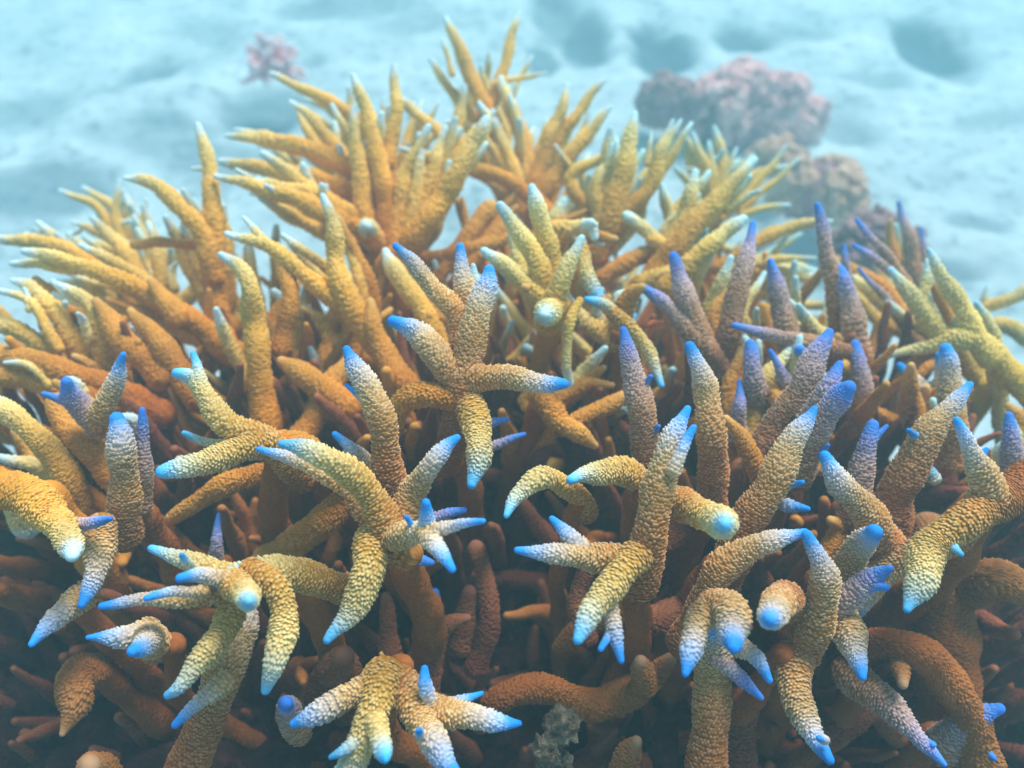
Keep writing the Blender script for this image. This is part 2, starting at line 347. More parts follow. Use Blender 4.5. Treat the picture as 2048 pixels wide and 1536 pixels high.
# ---- front row -------------------------------------------------------------
coral('star shaped coral with bright blue tips and one stub facing the viewer, lower left', .47, 'lemon', (600, 1180), [
 '700 1180 92 6, 620 1158 92 3, 540 1140 86 1, 470 1150 72 0, 440 1165 60 0',
 '470 1150 70 0, 430 1140 60 0, 370 1118 46 0, 300 1096 24 0', '390 1140 30 -1, 372 1120 22 -2, 362 1108 14 -3',
 '@blue 460 1160 55 -1, 410 1150 44 -2, 357 1157 26 -4',
 '@blue 480 1180 70 2, 400 1190 58 1, 300 1200 44 0, 200 1213 22 -1', '@blue 410 1182 40 0, 345 1185 30 -2, 290 1197 18 -3',
 '450 1150 70 1, 482 1178 76 -2, 494 1196 70 -5, 497 1201 46 -6.6, 498 1203 20 -7.2',
 '500 1140 82 0, 552 1175 80 -1, 565 1260 74 -2, 552 1325 60 -3, 530 1384 28 -3',
 '470 1185 80 2, 455 1240 80 1, 412 1310 70 -1, 365 1370 48 -2, 333 1392 24 -2',
 '@blue 455 1360 60 2, 400 1405 46 1, 348 1452 24 0'], rw=100)
coral('thick bare brown stem rising from the bottom edge under the star shaped coral', .50, 'blue', (380, 1560), [
 '350 1600 120 2, 400 1470 112 1, 445 1360 106 1, 480 1250 92 2, 470 1190 78 3'], tl=.004, root=False)
coral('big coral with paired blue tips on its left and a small blue star', .48, 'lemon', (800, 1120), [
 '800 1090 100 1, 750 1010 92 0, 700 945 84 -1, 645 912 66 -2, 595 893 46 -2, 560 887 24 -2',
 '@blue 745 1045 60 2, 690 975 58 2, 630 935 46 1, 570 915 34 1, 516 898 20 1',
 '820 1110 100 1, 750 1075 95 1, 740 1140 88 -1, 700 1220 72 -2, 652 1283 26 -3',
 '@blue 795 1060 90 1, 828 985 72 1, 860 930 62 0, 890 895 44 0, 916 874 24 0',
 '@blue 790 1075 90 0, 830 1065 66 -2, 850 1050 50 -3, 852 1003 26 -4', '@blue 845 1065 52 -3, 900 1052 36 -4, 968 1042 18 -5',
 '@blue 850 1065 60 -3, 880 1100 48 -5, 906 1141 24 -6', '@blue 830 1060 26 -2, 812 1033 16 -3',
 '@violet 860 1040 36 4, 900 1026 30 4, 930 1020 20 4', '@violet 800 1110 60 3, 835 1118 40 3, 865 1126 20 3'], rw=115)
coral('tall straight coral finger with deep blue tip rising above the big paired tip coral', .52, 'blue', (790, 1010), [
 '800 1020 105 3, 778 940 90 1, 768 860 84 0, 738 780 74 0, 712 735 54 0, 692 696 26 0',
 '738 810 30 1, 712 785 24 0, 692 770 14 0', '770 970 60 3, 718 912 44 2, 668 867 20 1'], rw=90, group='staghorn corals of the thicket')
coral('low spreading coral at the bottom edge with a small upright blue finger', .46, 'lemon', (790, 1340), [
 '@blue 800 1365 110 2, 710 1385 84 0, 640 1425 62 -1, 584 1449 24 -1',
 '770 1345 110 1, 748 1410 94 -1, 728 1480 88 -2, 690 1570 84 -2', '750 1440 70 -2, 765 1490 56 -4, 770 1512 40 -5.2, 772 1520 20 -5.8', '730 1470 50 -2, 690 1500 34 -3, 660 1515 16 -3',
 '@blue 810 1370 100 1, 840 1440 86 -1, 875 1500 70 -3, 912 1550 44 -4', '@blue 840 1470 26 -3, 836 1460 16 -5',
 '@blue 800 1365 100 1, 880 1420 86 0, 970 1440 58 -1, 1040 1447 20 -1',
 '@blue 862 1410 50 0, 851 1370 38 -1, 849 1334 20 -1', '@blue 885 1415 40 1, 925 1400 30 0, 965 1386 16 0',
 '@rust 780 1350 30 2, 762 1306 12 1'], rw=100)
coral('coral with one tall upright finger and a double blue tip hanging down, right of centre', .47, 'blue', (1275, 1160), [
 '1270 1180 110 2, 1292 1120 108 1, 1306 1050 100 0, 1314 970 90 0, 1342 890 68 0, 1376 816 26 0', '1345 945 44 -1, 1370 890 36 -1, 1388 853 20 -1',
 '1275 1125 90 1, 1190 1116 76 0, 1110 1108 60 -1, 1032 1100 22 -1', '1170 1100 52 0, 1132 1065 42 0, 1102 1036 20 0',
 '@lemon 1275 1110 92 0, 1228 1160 88 -2, 1182 1230 66 -4, 1154 1283 30 -5', '@blue 1215 1195 56 -2, 1228 1255 46 -3, 1243 1324 20 -4', '@blue 1225 1260 30 -3, 1200 1300 18 -4'], rw=95)
coral('thick coral knob pointing straight at the viewer with a bright blue centre', .50, 'lemon', (1330, 1010), [
 '1290 990 90 5, 1350 1005 88 2, 1415 1032 88 -3, 1440 1044 84 -6, 1447 1048 56 -7.6, 1449 1050 24 -8.2'], rw=80, tl=.004)
coral('yellow hooked coral finger curling down beside the dark gap at the centre', .50, 'lemon', (1160, 1000), [
 '1175 1030 60 5, 1140 975 62 3, 1080 958 58 0, 1035 985 46 -1, 1012 1033 20 -2'], tl=.006, rw=60)
coral('short coral arm pointing left with a rounded blue tip under the tall violet fingers', .52, 'lemon', (1290, 970), [
 '1310 985 80 4, 1250 945 76 2, 1185 945 58 0, 1140 961 32 -2', ], tl=.010, rw=95)
coral('claw shaped coral with blunt blue drops hanging, lower right of centre', .47, 'blue', (1425, 1330), [
 '1415 1600 116 3, 1418 1450 112 3, 1430 1320 104 3, 1425 1230 90 1',
 '1430 1215 90 1, 1395 1240 78 -1, 1382 1300 62 -3, 1370 1350 24 -4',
 '@blue 1420 1210 90 1, 1462 1225 92 -2, 1468 1260 84 -4, 1467 1288 58 -5.5, 1466 1300 26 -6', '1465 1290 60 3, 1510 1310 50 1, 1540 1363 22 0', '@violet 1430 1310 60 2, 1480 1355 42 2, 1524 1397 18 1'], root=False)
coral('coral finger end on with round pale blue face beside the claw shaped coral', .48, 'blue', (1600, 1260), [
 '1600 1240 80 5, 1575 1195 84 1, 1552 1215 88 -3, 1544 1228 80 -5.4, 1539 1237 50 -6.8, 1537 1240 22 -7.2'], tl=.006, rw=70)
coral('arched pair of coral branches meeting in one blue point, right of centre', .50, 'blue', (1620, 1290), [
 '1370 1290 110 4, 1410 1200 90 2, 1450 1130 84 1, 1530 1086 62 0, 1612 1064 28 0',
 '1600 1310 110 2, 1640 1230 95 0, 1648 1150 78 -1, 1612 1066 30 -1'], rw=110)
coral('drooping coral finger with bright blue tip above the bottom edge, right of centre', .47, 'blue', (1590, 1310), [
 '1600 1270 100 6, 1590 1370 96 3, 1612 1450 74 1, 1662 1524 26 -1', '1650 1480 30 -1, 1636 1476 16 -3'], rw=80)
coral('fading coral finger with violet blue tip cut by the bottom right edge', .50, 'violet', (1740, 1380), [
 '1690 1340 100 5, 1760 1400 80 2, 1820 1455 60 0, 1890 1530 18 -1', '1840 1480 30 0, 1868 1490 20 -1'], rw=80)
coral('short drooping coral cone with blue tip between the arched branches and the brown arch', .49, 'blue', (1700, 1230), [
 '1680 1220 90 4, 1705 1280 82 1, 1725 1356 24 -2'], rw=80)
coral('wide brown coral arch in the lower right corner without bright tips', .52, 'umber', (1760, 1270), [
 '1700 1300 76 3, 1790 1285 92 0, 1880 1340 98 0, 1935 1430 106 1, 1985 1600 116 2', '1800 1320 60 0, 1806 1372 30 -2'], root=False, tl=.002)
coral('mauve coral branch with a dull blue tip at the lower right edge', .52, 'violet', (1900, 1480), [
 '1880 1500 110 3, 1940 1440 76 1, 2003 1416 34 0', '1930 1450 70 2, 1960 1490 40 1, 1990 1518 16 0'], rw=90, tl=.008)
coral('mauve coral branch leaning right under the hanging yellow branch, tip dull blue', .50, 'violet', (1650, 1240), [
 '1610 1260 95 3, 1690 1195 86 1, 1740 1160 60 0, 1782 1136 24 -1', '1740 1170 40 0, 1775 1175 24 -1'], rw=80, tl=.008)
coral('large yellow branch at the right edge hanging down to a broad bright blue tip', .49, 'lemon', (1990, 1010), [
 '2120 930 140 4, 2020 985 120 2, 1930 1040 108 0, 1862 1100 98 -1, 1838 1165 78 -3, 1813 1221 26 -4', '1900 1090 40 -1, 1924 1110 16 -2',
 '@blue 1985 1000 100 1, 1955 920 64 0, 1912 838 22 0', '@blue 1950 925 36 0, 1974 898 16 0', '@blue 1930 1060 90 3, 1850 1100 90 4, 1760 1150 88 5, 1690 1220 96 6'], rw=150, tl=.014)
coral('broad dim brown stem standing behind the hanging yellow branch at the right', .60, 'umber', (1890, 1330), [
 '1900 1450 190 0, 1890 1260 180 0, 1880 1120 150 1, 1850 1050 120 3', '1940 1180 120 -1, 2000 1160 110 -3, 2080 1190 110 -3'], root=False, tl=.002)
# ---- left foreground -------------------------------------------------------
coral('yellow green coral with twin pale tips over a bent arm with cyan tip', .53, 'lemon', (540, 900), [
 '610 960 90 4, 540 890 84 1, 460 850 76 0, 410 790 60 0, 380 755 44 0, 350 745 30 -1', '412 790 44 0, 398 745 30 0, 386 706 20 0',
 '540 885 84 1, 460 905 80 -1, 390 930 66 -3, 318 945 34 -4', '450 890 34 1, 400 880 26 1, 366 865 14 0', '@rust 560 890 90 2, 620 900 80 4, 690 960 70 6'], rw=100)
coral('brown coral pair with violet blue tips, the left one shorter and wider, left side', .54, 'blue', (255, 1020), [
 '250 1080 95 3, 246 980 88 1, 246 890 76 0, 232 832 40 0', '@violet 285 1020 50 3, 290 930 44 2, 284 818 20 1'], rw=100)
coral('coral fork at the left edge with two stubby violet knobs and an orange finger', .60, 'violet', (180, 860), [
 '200 860 70 1, 165 815 60 0, 142 790 52 -1, 132 760 32 -2', '165 815 40 0, 125 800 28 -1, 86 787 18 -2', '@blue 195 850 64 0, 222 780 54 -1, 247 708 22 -2',
 '@rust 240 960 84 2, 170 890 84 2, 110 800 70 3'], rw=90)
coral('golden coral branch arching in from the left edge down to a pale cyan tip', .52, 'gold', (60, 980), [
 '-40 960 120 3, 50 990 110 1, 110 1040 94 -1, 138 1078 70 -4, 145 1114 40 -6', '@violet 150 1050 46 0, 185 1048 34 -1, 222 1037 18 -2',
 '@blue 200 1050 90 2, 200 1120 80 0, 162 1213 22 -2'], rw=110, tl=.010)
coral('small coral cone drooping at the left edge with a blue point', .50, 'blue', (130, 1220), [
 '170 1190 80 3, 115 1230 66 0, 62 1290 22 -2'], rw=80, tl=.009)
coral('short coral stub with two blue points below the star shaped coral', .49, 'blue', (320, 1290), [
 '310 1300 86 5, 302 1276 84 1, 290 1290 70 -2, 262 1304 28 -4', '300 1262 80 3, 240 1274 56 1, 174 1275 16 0'], rw=80, tl=.008)
coral('dim brown coral post with a faint blue tip pointing down, lower left', .53, 'umber', (165, 1340), [
 '190 1340 110 4, 150 1355 104 1, 150 1410 84 -1, 124 1470 18 -2'], rw=90)
coral('rounded brown coral end rising over the bottom left edge', .50, 'umber', (190, 1560), ['220 1600 110 3, 195 1545 100 0, 180 1530 60 -3'], root=False)
coral('thin violet coral spike in the dark gap above the star shaped coral', .60, 'violet', (430, 1120), ['425 1150 60 1, 432 1090 34 0, 437 1028 14 0'], rw=50)
coral('long golden coral branch curving down the far left edge', .60, 'gold', (120, 960), [
 '160 1010 84 3, 120 930 76 1, 60 860 66 0, -30 800 60 0', '-40 930 60 0, 20 990 70 1, 60 1060 80 3'], rw=90)
coral('orange diagonal coral branch sweeping from centre down towards the star shaped coral', .60, 'rust', (700, 1010), [
 '760 960 84 3, 680 1010 86 0, 600 1080 80 0, 520 1120 76 1', '560 940 60 0, 450 970 60 0, 340 1040 44 1'], rw=90, tl=.003)
# ---- middle ----------------------------------------------------------------
coral('hand shaped coral at the centre with deep blue fingers spreading up, left and right', .56, 'blue', (905, 850), [
 '890 930 90 4, 915 830 92 1, 928 750 92 0, 940 680 88 0, 958 620 74 0, 975 570 60 0, 979 535 30 0',
 '928 690 76 1, 905 620 64 1, 865 570 54 1, 825 525 40 1, 789 490 22 1', '945 640 70 2, 930 570 56 2, 920 490 26 2', '@olive 960 610 40 3, 950 560 34 3, 946 530 20 3',
 '925 770 84 0, 870 705 84 0, 828 662 66 0, 782 640 34 -1', '930 755 84 0, 1000 755 74 -1, 1070 765 58 -2, 1132 768 28 -3',
 '@rust 915 800 76 0, 850 788 68 0, 800 815 62 1, 775 870 60 3', '@lemon 935 800 80 0, 955 850 84 -2, 956 915 70 -4, 942 973 28 -5',
 '@violet 960 850 40 0, 985 845 28 0, 1016 838 14 0', '@violet 960 900 40 3, 1010 882 26 3, 1050 868 12 3'], rw=85)
coral('left of two tall violet coral fingers with ridged sides, right of centre', .57, 'violet', (1310, 980), [
 '1320 1010 100 3, 1298 930 88 1, 1284 840 78 0, 1268 750 64 0, 1246 658 28 0', '1290 770 24 0, 1302 752 16 -1', '1305 870 24 0, 1318 852 14 -1'], rw=90, tl=.02)
coral('right of two tall violet coral fingers, green lit on its right side', .56, 'blue', (1425, 1000), [
 '1420 1030 96 3, 1425 930 90 1, 1422 850 80 0, 1408 770 68 0, 1378 688 28 0'], rw=90)
coral('steep blue ended coral finger leaning right beside the tall violet pair', .52, 'blue', (1450, 1130), [
 '1440 1170 115 3, 1490 1060 106 1, 1545 960 94 0, 1590 880 66 0, 1630 816 26 0', '@blue 1580 970 24 0, 1606 964 16 -1', '@blue 1570 1010 50 1, 1618 1018 16 0'], rw=110, tl=.024)
coral('blunt thick coral finger leaning right with a wide blue end, behind the steep finger', .55, 'violet', (1600, 920), [
 '1590 960 90 3, 1630 865 84 1, 1675 800 66 0, 1702 770 36 -1', '1640 910 26 1, 1657 890 14 0'], rw=90, tl=.03)
coral('long ridged coral finger between the blunt finger and the tall pair', .60, 'violet', (1500, 930), [
 '1500 950 95 2, 1550 860 88 1, 1605 770 76 0, 1635 710 60 0, 1660 662 28 0'], rw=90, tl=.022)
coral('narrow coral finger with a bright blue end tucked behind the blunt finger', .58, 'violet', (1610, 870), ['1600 880 76 2, 1645 795 62 0, 1680 726 26 0'], rw=70, tl=.026)
coral('leaning coral finger with cyan blue tip pointing up left, right side of the thicket', .52, 'blue', (1760, 1080), [
 '1790 1110 110 3, 1735 1030 90 1, 1685 970 74 0, 1647 908 32 0'], rw=100)
coral('upright violet coral finger with a small side knob at its blue tip', .56, 'violet', (1710, 1010), [
 '1705 1040 84 1, 1722 940 72 0, 1747 845 30 0', '1745 880 26 0, 1774 852 16 0'], rw=90, tl=.02)
coral('long branch with bright blue end reaching up right towards the yellow fork', .56, 'blue', (1790, 1010), [
 '1770 1080 130 3, 1800 970 108 1, 1850 880 80 0, 1900 815 56 0, 1941 768 26 0', '@lemon 1870 960 40 1, 1850 930 30 1', '1840 880 30 0, 1816 860 18 -1'], rw=120)
coral('pale blue topped coral finger standing under the yellow fork', .63, 'blue', (1895, 880), ['1895 930 90 1, 1905 830 76 0, 1900 750 60 0, 1890 692 30 0'], rw=80, tl=.02)
coral('small violet coral finger at the right edge', .60, 'violet', (2020, 960), ['2020 1000 80 1, 2022 900 56 0, 2018 828 22 0'], rw=70)
coral('blunt coral stub with blue knob pointing up right in front of a dark hole', .51, 'blue', (1660, 1160), ['1660 1190 120 4, 1710 1110 86 1, 1752 1060 42 -2'], rw=90, tl=.008)
coral('short coral spur with blunt rusty underside under the cyan blue leaning finger', .56, 'rust', (1660, 1100), ['1640 1120 60 1, 1680 1060 50 1, 1660 1040 28 0'], rw=60)
# ---- dark spikes right of centre --------------------------------------------
coral('dark coral with a straight blue tipped spire above the thin level arm', .68, 'violet', (1440, 740), [
 '1440 760 84 2, 1462 640 68 0, 1490 530 46 0, 1506 445 20 0', '1420 740 70 1, 1400 670 66 0, 1368 580 56 0, 1346 508 28 0',
 '1450 760 80 1, 1400 680 62 0, 1340 620 46 0, 1283 572 22 0', '1580 700 70 2, 1560 600 60 2, 1540 520 20 2'], rw=80)
coral('dark double spire with blue tips in front of the far brown soft coral', .72, 'violet', (1680, 700), [
 '1690 700 74 3, 1670 590 62 1, 1652 490 46 0, 1634 408 24 0', '1715 720 94 0, 1705 640 80 0, 1680 535 32 0'], rw=90)
coral('thin coral arm lying level with a blue tip at its left end', .66, 'violet', (1690, 700), [
 '1720 710 50 3, 1640 690 48 1, 1550 672 40 0, 1466 650 18 0', '1600 705 34 -1, 1598 698 26 -3'], rw=50)
coral('group of three short dark coral spikes with small blue points under the level arm', .64, 'violet', (1520, 820), [
 '1510 820 76 2, 1508 750 60 0, 1500 684 30 0', '1620 830 50 1, 1570 755 36 0, 1540 701 16 0', '1475 880 64 1, 1478 820 40 0, 1478 760 12 0'], rw=70)
coral('dim coral spike with faint blue top behind the blunt blue ended finger', .68, 'violet', (1720, 800), ['1720 850 70 1, 1722 770 60 0, 1710 685 30 0'], rw=70)
coral('thin rusty coral twig with a bare pointed end right of the tall violet pair', .60, 'rust', (1520, 980), [
 '1540 1000 70 2, 1500 900 54 0, 1450 835 26 0', '1520 960 60 1, 1600 940 60 1, 1650 930 50 2'], rw=60)
coral('rusty coral finger with plain orange end slanting down right of the centre hand', .62, 'rust', (1080, 800), [
 '1080 790 70 2, 1120 840 64 0, 1160 870 52 -1, 1192 893 24 -1', '1120 860 50 2, 1200 820 50 2, 1250 790 40 2'], rw=70)
# ---- right side: yellow fork -------------------------------------------------
coral('yellow forked coral at the right edge with a long low arm', .72, 'straw', (2010, 760), [
 '2110 840 100 -2, 2020 745 88 0, 1965 690 74 0, 1910 680 66 0, 1830 700 38 1, 1760 714 14 1', '1985 720 80 0, 1935 640 66 0, 1895 570 50 0, 1856 498 20 0',
 '1900 690 70 1, 1865 650 66 1, 1830 600 60 1, 1780 538 24 1', '@olive 1840 610 40 2, 1852 560 34 2, 1855 520 20 2', '1990 740 60 2, 2000 800 50 3, 2005 900 44 4'], rw=80, tl=.012)
coral('three thin blue pointed coral twigs left of the yellow fork', .80, 'violet', (1850, 650), [
 '1860 640 44 2, 1810 560 38 1, 1755 490 30 0, 1712 438 14 0', '1860 650 40 2, 1800 560 34 1, 1750 520 28 0, 1706 489 14 0', '1840 690 36 1, 1780 610 30 0, 1717 536 12 0',
 '1700 560 30 3, 1690 520 24 3, 1688 490 14 3'], rw=60)
coral('lone dim coral horn with dull blue point against the far sand', .98, 'violet', (1840, 560), ['1850 640 60 0, 1830 540 56 0, 1815 470 40 0, 1797 404 16 0', '1850 520 30 0, 1845 490 24 0, 1842 455 12 0'], rw=60)
coral('dim grey brown coral arms beyond the yellow fork at the right edge', .95, 'olive', (2020, 640), [
 '1930 640 36 3, 1990 610 40 1, 2080 570 44 0', '1950 680 44 2, 2000 650 48 0, 2080 690 56 0', '1970 600 30 2, 1976 570 12 2'], root=False, tl=.004)
coral('small dull coral arch under the yellow fork', .72, 'rust', (1850, 820), ['1820 775 22 0, 1850 740 34 0, 1885 730 44 1, 1900 790 60 4', '1700 800 40 2, 1760 830 46 2, 1840 880 50 2'], root=False, tl=.003)
# ---- V group with pale tips ---------------------------------------------------
coral('fan of four pale blue tipped fingers above a round pale knob, right of centre', .66, 'olive', (1105, 640), [
 '1100 650 80 2, 1085 600 62 0, 1040 560 52 0, 1000 525 42 0, 966 500 26 0', '1095 620 74 1, 1075 530 62 0, 1035 460 50 0, 998 408 26 0',
 '1105 620 70 2, 1100 500 60 2, 1075 420 48 1, 1063 372 26 1', '1095 620 64 0, 1130 550 52 -1, 1164 474 24 -1', '1120 610 60 1, 1100 622 70 -3, 1092 628 68 -5.5, 1089 630 44 -6.8, 1088 631 20 -7.2'], rw=70)
coral('slim yellow coral finger bent like a crook with a cyan tip', .64, 'lemon', (1240, 650), [
 '1160 490 40 4, 1175 550 44 2, 1200 600 42 1', '1240 650 44 1, 1215 612 38 0, 1172 598 20 -1', '1200 600 40 1, 1250 650 46 0, 1300 710 44 0, 1324 773 18 -1'], rw=40)
coral('short bent coral finger with a rounded pale tip above the crook', .74, 'gold', (1110, 480), ['1060 500 60 1, 1110 462 58 0, 1160 455 52 -1, 1184 445 36 -3', '1184 450 40 -2, 1190 478 24 -2'], rw=60)
coral('thin pale green coral twig hanging below the round pale knob', .62, 'olive', (1140, 700), ['1160 600 24 1, 1138 650 30 0, 1132 720 28 0, 1140 770 26 1'], root=False, tl=.002)
# ---- back left ---------------------------------------------------------------
coral('tall golden coral with two upright pale tipped pillars, back left of centre', .85, 'gold', (760, 520), [
 '745 520 76 1, 728 410 64 0, 716 310 54 0, 706 215 24 0', '785 510 76 1, 765 370 62 0, 740 250 52 0, 706 150 24 0', '775 330 50 2, 792 230 42 2, 790 180 36 2, 788 130 22 2',
 '760 500 60 1, 738 465 68 -3, 735 456 66 -5.5, 734 453 42 -6.8, 733 450 18 -7.2', '@rust 760 540 70 2, 752 620 60 2, 765 720 60 3'], rw=76)
coral('golden coral spray of long arms reaching left with pale twin ends, back left', .88, 'gold', (740, 430), [
 '780 440 70 2, 680 375 66 0, 570 345 54 0, 438 323 26 0', '780 400 76 3, 670 320 66 1, 560 285 52 1, 452 272 20 1', '540 278 40 1, 500 266 28 1, 470 259 14 1',
 '700 320 48 2, 655 275 42 2, 620 235 34 2, 580 203 16 2', '430 340 20 3, 405 338 16 3, 383 337 12 3'], rw=70)
coral('golden coral arm pointing left with pale tip and a pale knob on its back', .80, 'gold', (700, 460), [
 '740 470 70 1, 660 430 62 -1, 570 390 52 -1, 430 352 22 -1', '700 430 66 0, 620 390 60 1, 540 372 44 0, 505 362 20 0', '550 385 26 -1, 532 371 18 -3'], rw=60)
coral('golden coral twigs with pale tips just below the small pink coral', .95, 'gold', (740, 300), [
 '770 320 60 1, 700 230 46 0, 620 185 36 0, 540 146 18 0', '720 270 30 0, 690 225 26 0, 652 215 14 0', '760 280 30 3, 765 230 22 3, 768 195 14 3'], rw=60)
coral('sturdy golden coral finger leaning right with a wide pale blue end, back centre', .80, 'gold', (790, 510), [
 '770 540 90 2, 840 460 82 0, 895 380 66 0, 940 300 54 0, 974 235 28 0', '@gold 960 290 30 4, 975 240 28 4, 958 205 20 4'], rw=80)
coral('golden coral arm rising right behind the sturdy finger with a thin pale tip', .92, 'gold', (800, 420), [
 '780 430 66 2, 830 360 60 0, 890 300 52 0, 918 240 42 0, 928 170 22 0', '900 290 36 1, 850 240 36 2, 800 200 30 3', ], rw=60)
coral('topmost golden coral with two pale horns at the top edge of the thicket', 1.0, 'gold', (990, 330), [
 '1010 380 66 2, 985 260 56 0, 945 160 50 0, 915 90 40 0, 891 35 20 0', '905 150 20 -1, 890 100 16 -1, 884 75 10 -1', '970 240 40 1, 1000 160 38 1, 1022 80 30 1, 1039 24 16 1',
 '985 170 22 0, 1040 156 18 0, 1094 146 10 0', '960 250 40 2, 905 185 34 2, 860 118 16 2', '1040 380 66 0, 1050 290 52 0, 1022 220 46 0, 1001 155 24 0'], rw=60)
coral('golden coral fan leaning right with pale ends, back right of the sturdy finger', .93, 'gold', (1080, 420), [
 '1060 440 74 1, 1110 350 56 0, 1165 280 46 0, 1220 214 22 0', '1070 380 60 3, 1095 280 46 3, 1122 220 34 3, 1135 168 20 3', '1080 340 50 4, 1130 260 42 4, 1175 200 32 4, 1210 158 14 4',
 '1100 430 60 -1, 1030 370 54 -2, 920 330 42 -2, 800 298 18 -2', '1050 430 50 1, 1020 320 44 1, 985 240 30 1', '1140 330 14 -1, 1110 290 12 -1'], rw=70)
coral('looped yellow coral branches below the far fan', .90, 'olive', (1180, 460), [
 '1250 470 50 2, 1180 420 44 0, 1140 360 38 0, 1180 325 34 0, 1240 310 36 2', '1190 470 44 0, 1215 420 36 0, 1230 370 26 0', '1170 340 18 0, 1170 315 12 0', '1080 470 60 1, 1110 440 56 0, 1130 400 44 0'], rw=60, tl=.003)
coral('tall olive coral finger with pale tip, right of the far fan', .84, 'olive', (1210, 470), [
 '1190 510 90 1, 1225 420 74 0, 1252 320 58 0, 1270 226 26 0', '@olive 1200 480 60 2, 1300 370 46 2, 1322 300 40 2, 1346 240 14 2', '1318 310 30 2, 1345 270 24 2, 1362 240 14 2',
 '1295 330 22 3, 1300 290 18 3, 1303 262 10 3'], rw=80)
coral('stout olive coral branch leaning right with a blunt cyan end, back right', .82, 'olive', (1330, 520), [
 '1300 570 100 1, 1370 470 78 0, 1440 395 60 0, 1510 318 26 0', '1330 520 76 2, 1370 430 60 2, 1392 342 26 2', '1330 580 80 -3, 1400 510 64 -4, 1450 465 50 -4, 1490 436 30 -4',
 '1450 420 34 1, 1490 395 26 1, 1520 382 18 0', '1300 480 40 1, 1330 490 40 1, 1250 430 40 2', '@olive 1280 570 60 0, 1340 545 60 0, 1400 540 60 2'], rw=90)
coral('sprig of thin pale coral twigs at the back right edge', 1.02, 'olive', (1430, 400), [
 '1440 440 40 0, 1412 340 32 0, 1385 264 14 0', '1435 400 34 0, 1425 340 24 0, 1418 282 12 0', '1440 390 34 0, 1450 350 24 0, 1474 296 12 0', '1450 430 36 0, 1520 360 26 0, 1572 292 12 0',
 '1480 420 30 0, 1540 370 22 0, 1597 318 12 0', '1480 430 26 0, 1530 415 22 0, 1580 410 12 0', '1390 340 14 0, 1364 336 8 0'], rw=50)
coral('stack of level pale coral arms pointing right at the back right', .90, 'olive', (1450, 550), [
 '1430 540 44 0, 1530 475 42 0, 1600 450 36 0, 1664 443 16 0', '1450 540 40 0, 1540 520 30 0, 1632 517 14 0', '1480 540 30 0, 1520 515 24 0, 1552 490 12 0',
 '1500 540 36 1, 1570 545 36 1, 1640 560 30 1', '1500 600 30 2, 1560 570 26 2, 1640 545 20 2', '1520 620 34 1, 1600 610 32 1, 1680 615 26 1', '1510 660 34 1, 1590 640 32 1, 1660 640 24 1',
 '1440 620 34 2, 1480 620 30 2, 1530 605 22 2', '1440 490 26 0, 1460 500 24 0, 1480 480 14 0', '1690 560 30 -1, 1710 575 22 -1, 1742 578 14 -1', '1520 560 60 3, 1540 640 60 3, 1550 720 60 3'], rw=60)
# ---- left middle --------------------------------------------------------------
coral('upright golden coral pole joined by a curved arm from the left', .80, 'gold', (440, 640), [
 '450 700 90 1, 432 600 80 1, 428 500 72 0, 425 400 60 0, 415 320 44 0, 395 248 22 0', '430 560 70 0, 400 460 62 -1, 345 400 54 -1, 300 365 42 -1, 250 356 20 -1',
 '@rust 420 490 30 1, 340 485 34 1, 265 490 30 2'], rw=90)
coral('long golden coral arm sloping up to a pale tip at the left edge', .74, 'gold', (430, 660), [
 '470 710 96 2, 380 640 80 0, 290 585 66 0, 190 540 52 0, 100 513 42 0, 45 502 22 0', '190 545 30 0, 90 530 34 1, 22 527 24 1'], rw=90)
coral('thick upright golden coral finger with a pale tip, left of centre', .70, 'gold', (740, 700), [
 '810 790 100 2, 760 700 88 1, 700 610 76 0, 675 540 62 0, 668 460 50 0, 645 390 24 0', '705 620 74 1, 620 560 58 0, 550 500 48 0, 452 467 22 0', '560 520 36 0, 520 470 28 0, 486 434 16 0'], rw=90)
coral('rusty brown coral trunk with a small pale tip beside the thick golden finger', .68, 'rust', (530, 780), [
 '@gold 535 860 84 1, 518 740 76 0, 508 640 66 0, 500 575 52 -1, 475 535 40 -1, 440 508 22 -1', '@rust 560 700 60 2, 580 600 50 2, 560 520 40 2'], rw=100, tl=.012)
coral('pale yellow coral finger with a forked pale end, upper left', .88, 'gold', (300, 610), [
 '310 620 70 1, 270 540 60 0, 230 480 46 0, 182 434 20 0', '220 480 26 0, 175 455 22 0, 143 444 12 0', '160 460 20 0, 145 470 14 0', '320 590 50 1, 318 520 40 1, 296 445 20 1', '350 580 30 1, 340 545 22 1, 358 522 10 1'], rw=60)
coral('thin coral twigs with pale points against the sand at the upper left', 1.0, 'gold', (240, 480), [
 '240 500 40 0, 200 420 32 0, 118 380 14 0', '240 490 36 0, 232 420 26 0, 238 360 14 0', '230 450 22 0, 272 438 12 0', '110 480 20 0, 85 465 18 0, 65 455 12 0', '215 505 16 -4, 203 492 14 -5'], rw=40)
coral('golden coral arm reaching the left edge level with its pale end', .84, 'gold', (260, 600), ['290 640 60 1, 220 555 54 0, 130 498 50 0, 50 482 42 0, -10 478 30 0'], rw=60)
coral('golden coral fingers with pale tips stacked along the left edge', .72, 'gold', (190, 720), [
 '220 760 80 1, 205 660 66 0, 170 600 50 0, 115 568 22 0', '170 720 66 2, 120 640 58 1, 70 580 44 1, 24 560 22 1', '150 760 70 2, 90 690 60 1, 0 650 50 1, -50 640 50 1', '60 620 30 0, 55 590 16 0, 48 575 12 0',
 '180 680 34 -1, 166 640 24 -2, 155 626 14 -3', '120 700 40 0, 60 605 30 0, -5 580 20 0'], rw=80)
